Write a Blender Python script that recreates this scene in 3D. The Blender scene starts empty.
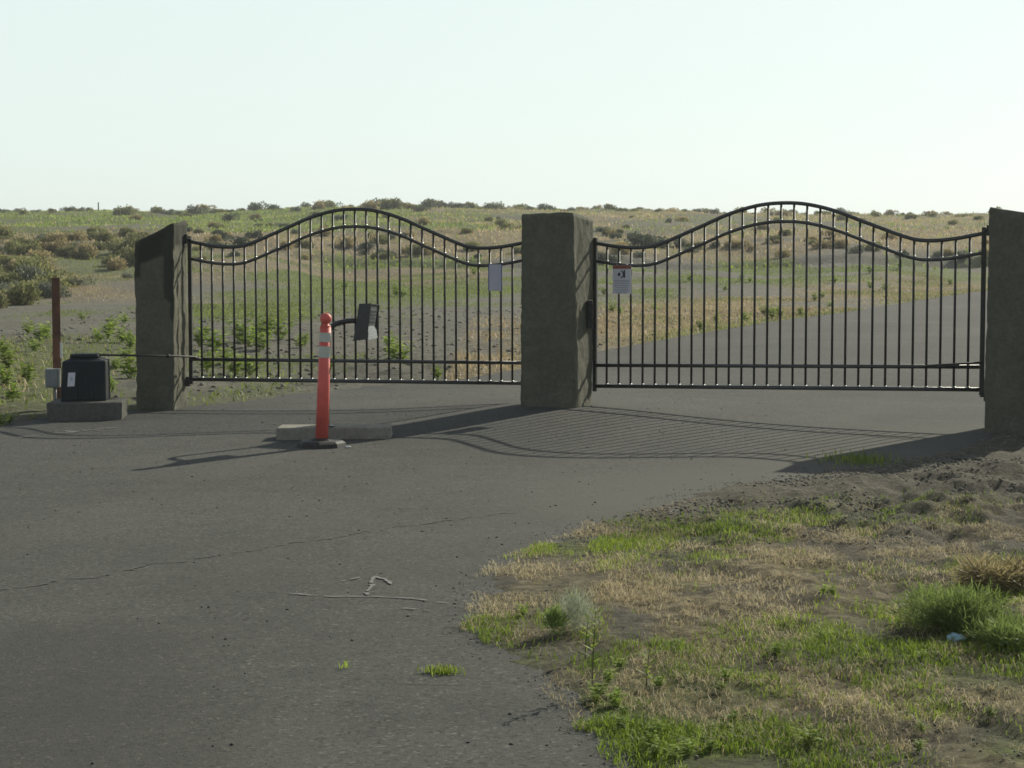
import bpy, bmesh, math, random
import numpy as np
from mathutils import Vector, Matrix, noise as mnoise
S = bpy.context.scene
COL = S.collection
R = math.radians

# ---------------------------------------------------------------- camera, light, exposure
F = 2000.0                                   # focal length in pixels of a 1024 wide picture
CAMZ = 1.6
PITCH = math.atan(142.0 / F)
cam = bpy.data.cameras.new('camera'); cam.sensor_width = 36; cam.lens = F / 1024 * 36
cam.clip_start = 0.1; cam.clip_end = 6000
camo = bpy.data.objects.new('camera', cam); COL.objects.link(camo)
camo.location = (0, 0, CAMZ); camo.rotation_euler = (math.pi / 2 - PITCH, 0, 0)
S.camera = camo

SUN_AZ = R(36.5)                             # to the right of the view direction
SUN_EL = R(27.2)
W = bpy.data.worlds.new('World'); S.world = W; W.use_nodes = True
nt = W.node_tree; nt.nodes.clear()
sky = nt.nodes.new('ShaderNodeTexSky'); sky.sky_type = 'NISHITA'; sky.sun_disc = False
sky.sun_elevation = SUN_EL; sky.sun_rotation = SUN_AZ
sky.air_density = 1.0; sky.dust_density = 1.0; sky.ozone_density = 2.0; sky.altitude = 200
bg = nt.nodes.new('ShaderNodeBackground'); bg.inputs[1].default_value = 0.10
wo = nt.nodes.new('ShaderNodeOutputWorld')
hs = nt.nodes.new('ShaderNodeHueSaturation'); hs.inputs['Saturation'].default_value = .5
veil = nt.nodes.new('ShaderNodeMix'); veil.data_type = 'RGBA'; veil.inputs[0].default_value = .55     # milky summer haze over the blue
veil.inputs[7].default_value = (7.6, 8.75, 8.35, 1)
gc = nt.nodes.new('ShaderNodeTexCoord'); sx_ = nt.nodes.new('ShaderNodeSeparateXYZ'); nt.links.new(gc.outputs['Generated'], sx_.inputs[0])
zf = nt.nodes.new('ShaderNodeMapRange'); zf.interpolation_type = 'SMOOTHSTEP'
for i_, v_ in ((1, .12), (2, .55), (3, .80), (4, .05)): zf.inputs[i_].default_value = v_
nt.links.new(sx_.outputs[2], zf.inputs[0])
dp = nt.nodes.new('ShaderNodeVectorMath'); dp.operation = 'DOT_PRODUCT'; dp.inputs[1].default_value = (math.sin(SUN_AZ), math.cos(SUN_AZ), 0)
nt.links.new(gc.outputs['Generated'], dp.inputs[0])
af = nt.nodes.new('ShaderNodeMapRange'); af.interpolation_type = 'SMOOTHSTEP'
for i_, v_ in ((1, -.4), (2, .55), (3, .2), (4, 1)): af.inputs[i_].default_value = v_
nt.links.new(dp.outputs['Value'], af.inputs[0])
fm_ = nt.nodes.new('ShaderNodeMath'); fm_.operation = 'MULTIPLY'; nt.links.new(zf.outputs[0], fm_.inputs[0]); nt.links.new(af.outputs[0], fm_.inputs[1])
nt.links.new(fm_.outputs[0], veil.inputs[0])
nt.links.new(sky.outputs[0], hs.inputs['Color']); nt.links.new(hs.outputs[0], veil.inputs[6])
nt.links.new(veil.outputs[2], bg.inputs[0]); nt.links.new(bg.outputs[0], wo.inputs[0])

sun = bpy.data.lights.new('sun', 'SUN'); sun.energy = 5.0; sun.angle = R(0.5); sun.color = (1.0, 0.94, 0.78)
suno = bpy.data.objects.new('sun', sun); COL.objects.link(suno)
sd = Vector((math.sin(SUN_AZ) * math.cos(SUN_EL), math.cos(SUN_AZ) * math.cos(SUN_EL), math.sin(SUN_EL)))
suno.rotation_euler = sd.to_track_quat('Z', 'Y').to_euler()
S.view_settings.view_transform = 'Standard'; S.view_settings.look = 'None'
S.view_settings.exposure = 0.15; S.view_settings.gamma = 1.0
S.cycles.filter_width = 1.6
S.cycles.max_bounces = 6; S.cycles.transparent_max_bounces = 6

# ---------------------------------------------------------------- pixel <-> world
cp, sp = math.cos(PITCH), math.sin(PITCH)
def ray(u, v):
    a = (u - 512) / F; b = (384 - v) / F
    return (a, cp + b * sp, -sp + b * cp)
def px(u, v, Y):
    d = ray(u, v); t = Y / d[1]
    return Vector((d[0] * t, Y, CAMZ + d[2] * t))
def proj(x, y, z):
    dz = z - CAMZ
    dep = y * cp - dz * sp; up = y * sp + dz * cp
    return 512 + F * x / dep, 384 - F * up / dep

# ---------------------------------------------------------------- noise
_rng = np.random.RandomState(11)
_tab = _rng.rand(8, 256, 256)
def vn(x, y, s=0):
    x = np.asarray(x, float); y = np.asarray(y, float)
    xi = np.floor(x).astype(int); yi = np.floor(y).astype(int)
    fx = x - xi; fy = y - yi
    fx = fx * fx * (3 - 2 * fx); fy = fy * fy * (3 - 2 * fy)
    t = _tab[s % 8]
    a = t[xi & 255, yi & 255]; b = t[(xi + 1) & 255, yi & 255]
    c = t[xi & 255, (yi + 1) & 255]; d = t[(xi + 1) & 255, (yi + 1) & 255]
    return (a * (1 - fx) + b * fx) * (1 - fy) + (c * (1 - fx) + d * fx) * fy
def fbm(x, y, s=0, o=4):
    r = 0; a = .5; n = 0
    for i in range(o):
        r = r + a * vn(x * 2 ** i + 17.3 * i, y * 2 ** i + 9.1 * i, s + i); n += a; a *= .5
    return r / n
def sst(a, b, x):
    t = np.clip((x - a) / (b - a), 0, 1); return t * t * (3 - 2 * t)

# ---------------------------------------------------------------- terrain heights
KY = [-60, 52, 62, 74, 80, 80.7, 95, 112, 150, 190, 215, 300, 500, 3500]
KC = [0, .0, .14, .40, .55, .85, 1.95, 2.45, 3.55, 4.35, 4.6, 4.3, 3, 0]
KL = [0, .0, .35, 1.0, 1.40, 1.45, 2.15, 2.55, 3.45, 4.2, 4.45, 4.2, 3, 0]
def base(x, y):
    x = np.asarray(x, float); y = np.asarray(y, float)
    c = np.interp(y, KY, KC); l = np.interp(y, KY, KL)
    k = sst(0, 1, (x / np.maximum(y, 1) + .13) / .05)
    z = l * (1 - k) + c * k
    far = sst(60, 120, y)
    z = z + far * (fbm(x / 22, y / 30, 1, 3) - .5) * 1.0 * sst(3000, 400, y)
    z = z + sst(56, 76, y) * sst(500, 260, y) * ((fbm(x / 4.5, y / 6, 3, 3) - .5) * .75 + (fbm(x / 11, y / 9, 5, 2) - .5) * .5)
    k2 = sst(85, 150, y) * sst(400, 230, y); q = x / np.maximum(y, 1)
    z = z + k2 * (.38 * np.exp(-((q + .06) / .07) ** 2) - .45 * sst(.05, .2, q))
    z = z + .09 * np.exp(-(((x - .45) / 1.5) ** 2 + ((y - 18.6) / 2.0) ** 2))
    # the drainage berm far off beside the ridge
    z = z + .22 * np.exp(-(((x + 19.5) / 3.6) ** 2 + ((y - 105) / 5) ** 2))
    z = z - .4 * sst(-.02, -.06, (x / np.maximum(y, 1) - .17)) * 0
    return z

ROAD = [(0.95, 4.4), (0.27, 6.02), (.14, 6.75), (-.08, 7.5), (-.2, 8.35), (-.21, 8.95), (-.155, 9.75), (0, 10.4), (.26, 10.85),
        (.62, 11.8), (1.05, 12.75), (1.7, 13.4), (2.6, 14.3), (3.5, 15.5), (3.95, 16.6), (4.8, 17.6), (6.5, 20), (9.2, 25),
        (13.4, 33), (18, 42), (24, 52), (34, 66), (60, 100), (40, 96), (24, 76), (14, 60), (10.6, 53), (7.7, 45.7), (5.2, 40), (3.0, 34), (1.28, 29),
        (.3, 25.5), (-.7, 22.8), (-1.41, 22.2), (-1.76, 21.7), (-2.2, 20.9), (-2.7, 19.9), (-3.14, 19.25), (-3.75, 18.8), (-4.05, 18.3), (-4.35, 17.55), (-5.0, 16.9), (-6.6, 16.2),
        (-9, 15), (-14, 13), (-40, 9), (-40, -10), (4, -10), (2.4, 1)]
_P = np.array(ROAD)
def sdist(x, y):
    """signed distance to the paved area: positive outside"""
    x = np.asarray(x, float).ravel(); y = np.asarray(y, float).ravel()
    out = np.full(x.shape, 1e9); ins = np.zeros(x.shape, bool)
    n = len(_P)
    for i in range(n):
        ax, ay = _P[i]; bx, by = _P[(i + 1) % n]
        dx, dy = bx - ax, by - ay
        t = np.clip(((x - ax) * dx + (y - ay) * dy) / (dx * dx + dy * dy), 0, 1)
        out = np.minimum(out, np.hypot(x - ax - t * dx, y - ay - t * dy))
        c = ((ay > y) != (by > y)) & (x < dx * (y - ay) / (dy if dy else 1e-9) + ax)
        ins ^= c
    return np.where(ins, -out, out)
def extra(x, y):
    shp = np.asarray(x).shape
    x = np.asarray(x, float).ravel(); y = np.asarray(y, float).ravel()
    s = sdist(x, y)
    near = sst(30, 22, y)
    s = s + (fbm(x * 3.1, y * 2.2, 2, 3) - .5) * .34 * near + (fbm(x * 14, y * 11, 5, 2) - .5) * .12 * near
    front = near * (x > -2.5)
    dirt = sst(10.2, 11.5, y) * front                    # rough turned earth in the upper part of the verge
    amp = .035 + .07 * dirt
    rough = (fbm(x * 2.3, y * 1.5, 3, 4) - .45) * amp * 2.2 + (fbm(x * 6, y * 4, 4, 4) - .5) * (.06 + .08 * dirt) + (fbm(x * 24, y * 19, 6, 2) - .5) * .022 * front
    up = sst(-.05, .16, s) * .036 - .03
    z = up + sst(0, 1.0, s) * (rough + front * .01 * sst(0, 2, s)) * sst(60, 30, y) + sst(0, 3, s) * .02 * sst(20, 26, y)
    z = np.where(s < -.3, -.06, z)
    return z.reshape(shp)
def gz(x, y):
    return float(np.max([base(x, y), base(x, y) + extra(np.array([x]), np.array([y]))[0]]))
def gzs(x, y):
    b = base(x, y); return np.maximum(b, b + extra(x, y))
def gp(u, v):
    """point of the ground seen at a pixel"""
    d = ray(u, v); lo = 4.0; t = 4.0
    while t < 400:
        if CAMZ + d[2] * t < float(base(d[0] * t, d[1] * t)): break
        t += .02 * t
    lo, hi = t / 1.02, t
    for i in range(18):
        m = (lo + hi) / 2
        if CAMZ + d[2] * m < float(base(d[0] * m, d[1] * m)): hi = m
        else: lo = m
    return d[0] * hi, d[1] * hi

# vegetation cover in world space: patches (x, y, rx, ry, strength)
def patch(u, v, ru, rv, w):
    x, y = gp(u, v)
    x1, y1 = gp(u, v - rv); x2, y2 = gp(u, v + rv)
    return (x, y, ru * y / F, max(.15, (y1 - y2) / 2), w)
GREEN = [patch(*p) for p in [
    (605, 722, 60, 26, 1.6), (690, 745, 130, 26, 1.6), (800, 760, 110, 16, .7), (512, 660, 34, 12, .9), (545, 547, 42, 8, .9), (486, 640, 22, 14, .8),
    (478, 612, 14, 14, .6), (690, 690, 70, 20, .8), (870, 655, 100, 14, .9), (1000, 645, 70, 20, .9), (940, 720, 50, 14, .5), (860, 515, 70, 10, .55),
    (800, 640, 60, 14, .7), (1012, 752, 36, 18, 1.0), (570, 610, 34, 18, .5), (760, 520, 60, 8, .35), (640, 560, 50, 8, .35), (600, 660, 30, 25, .7),
    (930, 625, 70, 14, .6), (680, 585, 30, 10, .3), (720, 700, 60, 25, .5), (860, 458, 14, 4, .8), (860, 575, 40, 10, .35), (985, 690, 60, 12, .6)]]
DRY = [patch(*p) for p in [
    (650, 598, 110, 26, 1.0), (520, 580, 55, 12, .9), (790, 575, 80, 26, .9), (640, 655, 80, 26, .9), (880, 700, 150, 30, .9), (985, 575, 60, 26, 1.0),
    (820, 735, 150, 20, .6), (500, 600, 40, 20, .6), (900, 610, 80, 20, .4), (700, 640, 80, 16, .9), (560, 640, 60, 30, .6), (980, 740, 60, 20, .7),
    (880, 545, 60, 10, .3), (600, 560, 60, 8, .4)]]
def blobs(L, x, y):
    r = np.zeros_like(x)
    for cx, cy, rx, ry, w in L:
        r = np.maximum(r, w * np.exp(-.8 * (((x - cx) / rx) ** 2 + ((y - cy) / ry) ** 2)))
    return r
def cover(x, y):
    """green and dry grass shares and darkness of soil for points (arrays)"""
    x = np.asarray(x, float); y = np.asarray(y, float)
    z = base(x, y)
    u, v = proj(x, y, z)
    n1 = fbm(x * 1.3, y * .9, 1, 4); n2 = fbm(x * 4, y * 3, 3, 3)
    nf = fbm(x / 3.2, y / 4.5, 2, 4); ng = fbm(x / 9, y / 13, 6, 3)
    # near verge
    g0 = blobs(GREEN, x, y) * sst(.25, .55, n1 * .6 + n2 * .4 + .15 * 0)
    d0 = blobs(DRY, x, y) * sst(.22, .5, n2)
    g0 = g0 * (1 - .55 * sst(11.2, 12.5, y)); g0 = np.maximum(g0, .45 * sst(.45, .65, n1) * sst(12.2, 10.8, y)); d0 = np.maximum(d0, .5 * sst(.4, .6, n2) * sst(12.5, 10.5, y))
    # lot behind the gate, y 20..62
    lot = sst(17.5, 20, y)
    g1 = sst(.55, .72, nf) * .5
    g1 = np.maximum(g1, sst(36, 44, y) * sst(-.085, -.11, x / np.maximum(y, 1)) * sst(.46, .6, nf) * sst(58, 50, y))      # green band left
    g1 = np.maximum(g1, sst(46, 58, y) * sst(84, 80, y) * sst(.42, .55, nf) * .85)
    g1 = np.maximum(g1, sst(-.2, -.235, x / np.maximum(y, 1)) * sst(.45, .6, nf) * .6)
    s = sdist(x, y).reshape(x.shape)
    rside = (x > -.8) & (y > 22)
    d1 = np.where(rside, sst(7.5, 4.0, s) * sst(.3, .5, nf) * .95, np.maximum(sst(.5, .7, ng) * .4, sst(58, 66, y) * sst(.6, .45, nf) * .5))
    lft = sst(-.17, -.19, x / np.maximum(y, 1)) * sst(50, 58, y)
    d1 = np.maximum(d1, lft * .8 * sst(.35, .55, ng)); g1 = np.where(lft > .3, g1 * .6, g1)
    g1 = np.maximum(g1, np.where(rside, sst(1.3, .2, s) * sst(.3, .5, nf) * sst(30, 36, y) * .9, 0))
    # the bank and the ridge
    bank = sst(80, 86, y)
    ridge = sst(93, 98, y)
    right = sst(-.07, .02, x / np.maximum(y, 1) + (ng - .5) * .08)
    g2 = (1.0 - .75 * right) * sst(.3, .5, nf) * ridge + (1 - ridge) * .25 * sst(.5, .7, nf)
    
    d2 = (1 - ridge) * .95 * sst(.2, .4, nf) + ridge * (.15 + .75 * right) * sst(.3, .6, ng)
    berm = np.exp(-(((x + 19.5) / 4.2) ** 2 + ((y - 103) / 6) ** 2))
    g2 = g2 * (1 - berm); d2 = d2 * (1 - berm)
    g = g0 * (1 - lot) + lot * (g1 * (1 - bank) + g2 * bank)
    d = d0 * (1 - lot) + lot * (d1 * (1 - bank) + d2 * bank)
    lotb = sst(18, 22, y) * (1 - bank) * .75
    return g, d, np.maximum(berm, lotb)

# ---------------------------------------------------------------- materials
def mat(name): 
    m = bpy.data.materials.new(name); m.use_nodes = True
    n = m.node_tree; b = n.nodes['Principled BSDF']
    return m, n, b
def N(n, t, **k):
    o = n.nodes.new(t)
    for a, v in k.items(): setattr(o, a, v)
    return o
def noise_node(n, scale, detail=4, rough=.55, coord='Object', dist=0):
    tc = n.nodes.get('tc') or N(n, 'ShaderNodeTexCoord'); tc.name = 'tc'
    t = N(n, 'ShaderNodeTexNoise'); t.inputs['Scale'].default_value = scale; t.inputs['Detail'].default_value = detail
    t.inputs['Roughness'].default_value = rough; t.inputs['Distortion'].default_value = dist
    n.links.new(tc.outputs[coord], t.inputs['Vector']); return t.outputs['Fac']
def ramp(n, fac, stops):
    r = N(n, 'ShaderNodeValToRGB'); e = r.color_ramp.elements
    e[0].position = stops[0][0]; e[0].color = (*stops[0][1], 1)
    e[1].position = stops[-1][0]; e[1].color = (*stops[-1][1], 1)
    for p, c in stops[1:-1]:
        q = e.new(p); q.color = (*c, 1)
    n.links.new(fac, r.inputs[0]); return r.outputs[0]
def mixc(n, fac, a, b, mode='MIX'):
    m = N(n, 'ShaderNodeMix', data_type='RGBA', blend_type=mode)
    for s, v in ((m.inputs[0], fac), (m.inputs[6], a), (m.inputs[7], b)):
        if isinstance(v, (int, float)): s.default_value = v
        elif isinstance(v, tuple): s.default_value = (*v, 1)
        else: n.links.new(v, s)
    return m.outputs[2]
def bump(n, b, h, strength, dist=.02):
    k = N(n, 'ShaderNodeBump'); k.inputs['Strength'].default_value = strength; k.inputs['Distance'].default_value = dist
    n.links.new(h, k.inputs['Height']); n.links.new(k.outputs[0], b.inputs['Normal'])
def simple(name, c, rough=.6, var=.15, scale=12, metal=0, spec=.5, bmp=0):
    m, n, b = mat(name)
    f = noise_node(n, scale, 5, .6)
    col = ramp(n, f, [(.3, tuple(x * (1 - var) for x in c)), (.7, tuple(min(1, x * (1 + var)) for x in c))])
    n.links.new(col, b.inputs['Base Color']); b.inputs['Roughness'].default_value = rough
    b.inputs['Metallic'].default_value = metal; b.inputs['Specular IOR Level'].default_value = spec
    if bmp: bump(n, b, noise_node(n, scale * 4, 5, .6), bmp, .01)
    return m
def ground_mat():
    m, n, b = mat('bare soil with straw')
    at = N(n, 'ShaderNodeAttribute', attribute_name='cover'); sep = N(n, 'ShaderNodeSeparateColor'); n.links.new(at.outputs[0], sep.inputs[0])
    f = noise_node(n, 1.6, 8, .65); f2 = noise_node(n, 14, 6, .7)
    soil = ramp(n, f, [(.3, (.080, .076, .057)), (.55, (.118, .111, .086)), (.75, (.165, .155, .122))])
    soil = mixc(n, .35, soil, ramp(n, f2, [(.3, (.05, .045, .035)), (.7, (.22, .20, .16))]))
    straw = ramp(n, f2, [(.35, (.11, .09, .055)), (.52, (.25, .205, .12)), (.68, (.46, .385, .235))])
    green = ramp(n, f2, [(.35, (.055, .08, .022)), (.65, (.17, .225, .055))])
    soil = mixc(n, sep.outputs[2], soil, mixc(n, f2, (.11, .108, .095), (.215, .208, .178)))
    c = mixc(n, sep.outputs[1], soil, straw); c = mixc(n, sep.outputs[0], c, green)
    f7 = noise_node(n, 9, 6, .75, dist=.8); c = mixc(n, .6, c, mixc(n, ramp(n, f7, [(.36, (0, 0, 0)), (.6, (1, 1, 1))]), (.38, .37, .33), (1.35, 1.33, 1.28)), 'MULTIPLY')
    f9 = noise_node(n, .22, 6, .65, dist=.5); c = mixc(n, .5, c, mixc(n, f9, (.35, .38, .30), (1.7, 1.65, 1.6)), 'MULTIPLY')
    n.links.new(c, b.inputs['Base Color']); b.inputs['Roughness'].default_value = .95; b.inputs['Specular IOR Level'].default_value = .15
    k1_ = N(n, 'ShaderNodeBump'); k1_.inputs['Strength'].default_value = 1; k1_.inputs['Distance'].default_value = .08; n.links.new(noise_node(n, 5, 8, .7), k1_.inputs['Height'])
    k2_ = N(n, 'ShaderNodeBump'); k2_.inputs['Strength'].default_value = .9; k2_.inputs['Distance'].default_value = .03; n.links.new(noise_node(n, 22, 8, .75), k2_.inputs['Height'])
    n.links.new(k1_.outputs[0], k2_.inputs['Normal']); n.links.new(k2_.outputs[0], b.inputs['Normal']); return m
def asphalt_mat():
    m, n, b = mat('worn asphalt')
    f = noise_node(n, .35, 5, .6, dist=.6); f2 = noise_node(n, 90, 3, .8); f3 = noise_node(n, 260, 2, .8); f4 = noise_node(n, 3.5, 6, .7)
    c = ramp(n, f, [(.3, (.058, .061, .057)), (.5, (.077, .080, .074)), (.68, (.100, .102, .094))])
    c = mixc(n, .35, c, ramp(n, f4, [(.3, (.052, .054, .048)), (.7, (.100, .101, .089))]))
    v = N(n, 'ShaderNodeTexVoronoi'); v.inputs['Scale'].default_value = 75; n.links.new(n.nodes['tc'].outputs['Object'], v.inputs['Vector'])
    sp_ = N(n, 'ShaderNodeSeparateColor'); n.links.new(v.outputs['Color'], sp_.inputs[0])
    st = ramp(n, sp_.outputs[0], [(0, (.25, .25, .25)), (.2, (.8, .8, .8)), (.8, (1.05, 1.05, 1.03)), (.95, (1.3, 1.28, 1.2)), (1, (2.3, 2.2, 2.0))])
    c = mixc(n, .75, c, st, 'MULTIPLY')
    at = N(n, 'ShaderNodeAttribute', attribute_name='wear'); sep = N(n, 'ShaderNodeSeparateColor'); n.links.new(at.outputs[0], sep.inputs[0])
    c = mixc(n, sep.outputs[0], c, mixc(n, f2, (.085, .084, .070), (.130, .127, .105)))       # dust and sand drifted over the paving
    c = mixc(n, sep.outputs[1], c, (.05, .05, .045))                                       # dark patching
    n.links.new(c, b.inputs['Base Color']); b.inputs['Roughness'].default_value = .95; b.inputs['Specular IOR Level'].default_value = .12
    bump(n, b, f2, .7, .006); return m
def leaf_mat(name, dark, light, trans=.45, rough=.6):
    m = bpy.data.materials.new(name); m.use_nodes = True; n = m.node_tree; b = n.nodes['Principled BSDF']; out = n.nodes['Material Output']
    at = N(n, 'ShaderNodeAttribute', attribute_name='tint'); sep = N(n, 'ShaderNodeSeparateColor'); n.links.new(at.outputs[0], sep.inputs[0])
    oi = N(n, 'ShaderNodeObjectInfo')
    c = ramp(n, sep.outputs[0], [(0, dark), (1, light)])
    h = N(n, 'ShaderNodeHueSaturation'); n.links.new(c, h.inputs['Color'])
    ma = N(n, 'ShaderNodeMapRange'); ma.inputs[3].default_value = .75; ma.inputs[4].default_value = 1.25
    n.links.new(oi.outputs['Random'], ma.inputs[0]); n.links.new(ma.outputs[0], h.inputs['Value'])
    n.links.new(h.outputs[0], b.inputs['Base Color']); b.inputs['Roughness'].default_value = rough; b.inputs['Specular IOR Level'].default_value = .25
    t = N(n, 'ShaderNodeBsdfTranslucent'); n.links.new(h.outputs[0], t.inputs[0])
    mx = N(n, 'ShaderNodeMixShader'); mx.inputs[0].default_value = trans
    n.links.new(b.outputs[0], mx.inputs[1]); n.links.new(t.outputs[0], mx.inputs[2]); n.links.new(mx.outputs[0], out.inputs[0]); return m
def stone_mat(name, a, c_, stain=None):
    m, n, b = mat(name)
    f = noise_node(n, 2.2, 8, .65, dist=.4); f2 = noise_node(n, 30, 6, .7); f3 = noise_node(n, 6, 8, .7, dist=1.0)
    c = ramp(n, f, [(.3, a), (.7, c_)])
    c = mixc(n, .5, c, ramp(n, f3, [(.25, tuple(x * .55 for x in a)), (.5, a), (.75, tuple(x * 1.25 for x in c_))]))
    c = mixc(n, .3, c, ramp(n, f2, [(.3, tuple(x * .5 for x in a)), (.7, tuple(x * 1.4 for x in c_))]))
    if stain:
        at = N(n, 'ShaderNodeAttribute', attribute_name='stain'); sep = N(n, 'ShaderNodeSeparateColor'); n.links.new(at.outputs[0], sep.inputs[0])
        c = mixc(n, sep.outputs[0], c, stain)
    n.links.new(c, b.inputs['Base Color']); b.inputs['Roughness'].default_value = .95; b.inputs['Specular IOR Level'].default_value = .2
    bump(n, b, f3, .8, .02); return m
M = dict(
    ground=ground_mat(), asphalt=asphalt_mat(),
    grass=leaf_mat('fresh green grass', (.08, .14, .015), (.34, .44, .06), .5),
    straw=leaf_mat('dried grass', (.27, .225, .125), (.76, .65, .40), .4),
    fieldgrass=leaf_mat('field grass', (.11, .155, .03), (.31, .37, .085), .45),
    fieldstraw=leaf_mat('field straw', (.27, .21, .115), (.60, .48, .28), .35),
    weed=leaf_mat('weed leaves', (.13, .20, .03), (.38, .48, .10), .55),
    sage=leaf_mat('sage leaves', (.10, .12, .085), (.20, .22, .155), .3),
    olive=leaf_mat('olive shrub leaves', (.13, .145, .05), (.29, .29, .125), .4),
    darkleaf=leaf_mat('dark shrub leaves', (.055, .078, .05), (.12, .15, .10), .3),
    russet=leaf_mat('dead shrub twigs', (.20, .165, .08), (.44, .37, .19), .4),
    feather=leaf_mat('pale feathery leaves', (.28, .32, .22), (.52, .57, .42), .5),
    twig=simple('twig bark', (.11, .085, .06), .9),
    stone=stone_mat('weathered rough stone', (.093, .093, .068), (.150, .146, .106), (.035, .037, .028)),
    concrete=stone_mat('old concrete', (.19, .185, .15), (.30, .29, .24)),
    padcon=stone_mat('dark grey concrete', (.085, .088, .075), (.14, .14, .12)),  # darker concrete tone for the operator pad
    gloss=simple('glint bead metal', (.30, .31, .30), .38, .1, 20, metal=1, spec=.5),  # bare bright metal for the beads added to give sun glints
    bushleaf=leaf_mat('green bush leaves', (.10, .15, .035), (.26, .34, .10), .5),
    iron=simple('black painted iron', (.024, .026, .022), .5, .3, 20, spec=.35),
    rail=simple('black painted rail', (.024, .026, .024), .3, .3, 20, spec=.7),
    orange=simple('faded orange plastic', (.68, .115, .09), .6, .16, 7),
    reflect=simple('white reflective tape', (.46, .48, .41), .4, .1, 20),
    rubber=simple('black rubber', (.022, .022, .02), .7, .3, 30),
    black=simple('black metal housing', (.018, .024, .024), .45, .2, 20),
    navy=simple('dark blue grey plastic', (.010, .014, .019), .6, .2, 6, spec=.25),
    steel=simple('brushed steel', (.55, .57, .56), .25, .1, 10, metal=.9),
    darkgrey=simple('dark grey metal', (.07, .08, .08), .5, .15, 10),
    grey=simple('grey painted metal', (.22, .24, .23), .5, .15, 10),
    rust=simple('rusted steel', (.135, .062, .036), .85, .45, 9, bmp=.4),
    white=simple('white sign face', (.62, .62, .66), .5, .04, 5),
    lavender=simple('pale sign face', (.55, .54, .62), .5, .05, 5),
    maroon=simple('dark red print', (.26, .07, .05), .5, .1, 20),
    ink=simple('black print', (.03, .03, .035), .5, .1, 20),
    greyink=simple('grey print', (.42, .42, .47), .5, .1, 20),
    blueink=simple('blue sign edge', (.10, .12, .30), .5, .1, 20),
    chalk=simple('white chalk', (.15, .15, .14), .9, .4, 30),
    dust=simple('pale dust streak', (.15, .145, .12), .95, .4, 9),
    crack=simple('dark crack filling', (.048, .049, .044), .95, .4, 14),
    crumb=simple('asphalt crumbs', (.12, .118, .10), .9, .5, 60),
    pebble=simple('dark pebbles', (.05, .048, .042), .9, .5, 9),
    clod=simple('dry earth clods', (.15, .14, .11), .95, .4, 9),
    wood=simple('weathered pole wood', (.10, .08, .06), .9, .2, 5),
    paper=simple('pale blue litter', (.35, .55, .62), .6, .1, 9),
    yellow=simple('yellow litter', (.65, .5, .08), .6, .1, 9),
    litter=simple('white litter', (.65, .65, .6), .6, .1, 9),
)

# ---------------------------------------------------------------- mesh helpers
def tag(o, label=None, cat=None, group=None, kind=None):
    if label: o['label'] = label
    if cat: o['category'] = cat
    if group: o['group'] = group
    if kind: o['kind'] = kind
    return o
def empty(name, loc, label, cat, group=None):
    o = bpy.data.objects.new(name, None); COL.objects.link(o); o.location = loc; o.empty_display_size = .2
    return tag(o, label, cat, group)
def link(name, me, parent=None):
    o = bpy.data.objects.new(name, me); COL.objects.link(o)
    if parent: o.parent = parent
    return o
def mesh_np(name, co, faces_flat, loops_per, mats, attrs=None, smooth=False):
    """co (n,3), faces given as an (m,k) index array"""
    me = bpy.data.meshes.new(name)
    me.vertices.add(len(co)); me.vertices.foreach_set('co', np.asarray(co, np.float32).ravel())
    ff = np.asarray(faces_flat, np.int32); m, k = ff.shape
    me.loops.add(m * k); me.loops.foreach_set('vertex_index', ff.ravel())
    me.polygons.add(m); me.polygons.foreach_set('loop_start', np.arange(0, m * k, k, dtype=np.int32))
    if smooth: me.polygons.foreach_set('use_smooth', np.ones(m, bool))
    me.update(calc_edges=True)
    for mm in mats: me.materials.append(mm)
    for an, av in (attrs or {}).items():
        a = me.attributes.new(an, 'FLOAT_COLOR', 'POINT'); a.data.foreach_set('color', np.asarray(av, np.float32).ravel())
    return me
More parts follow.
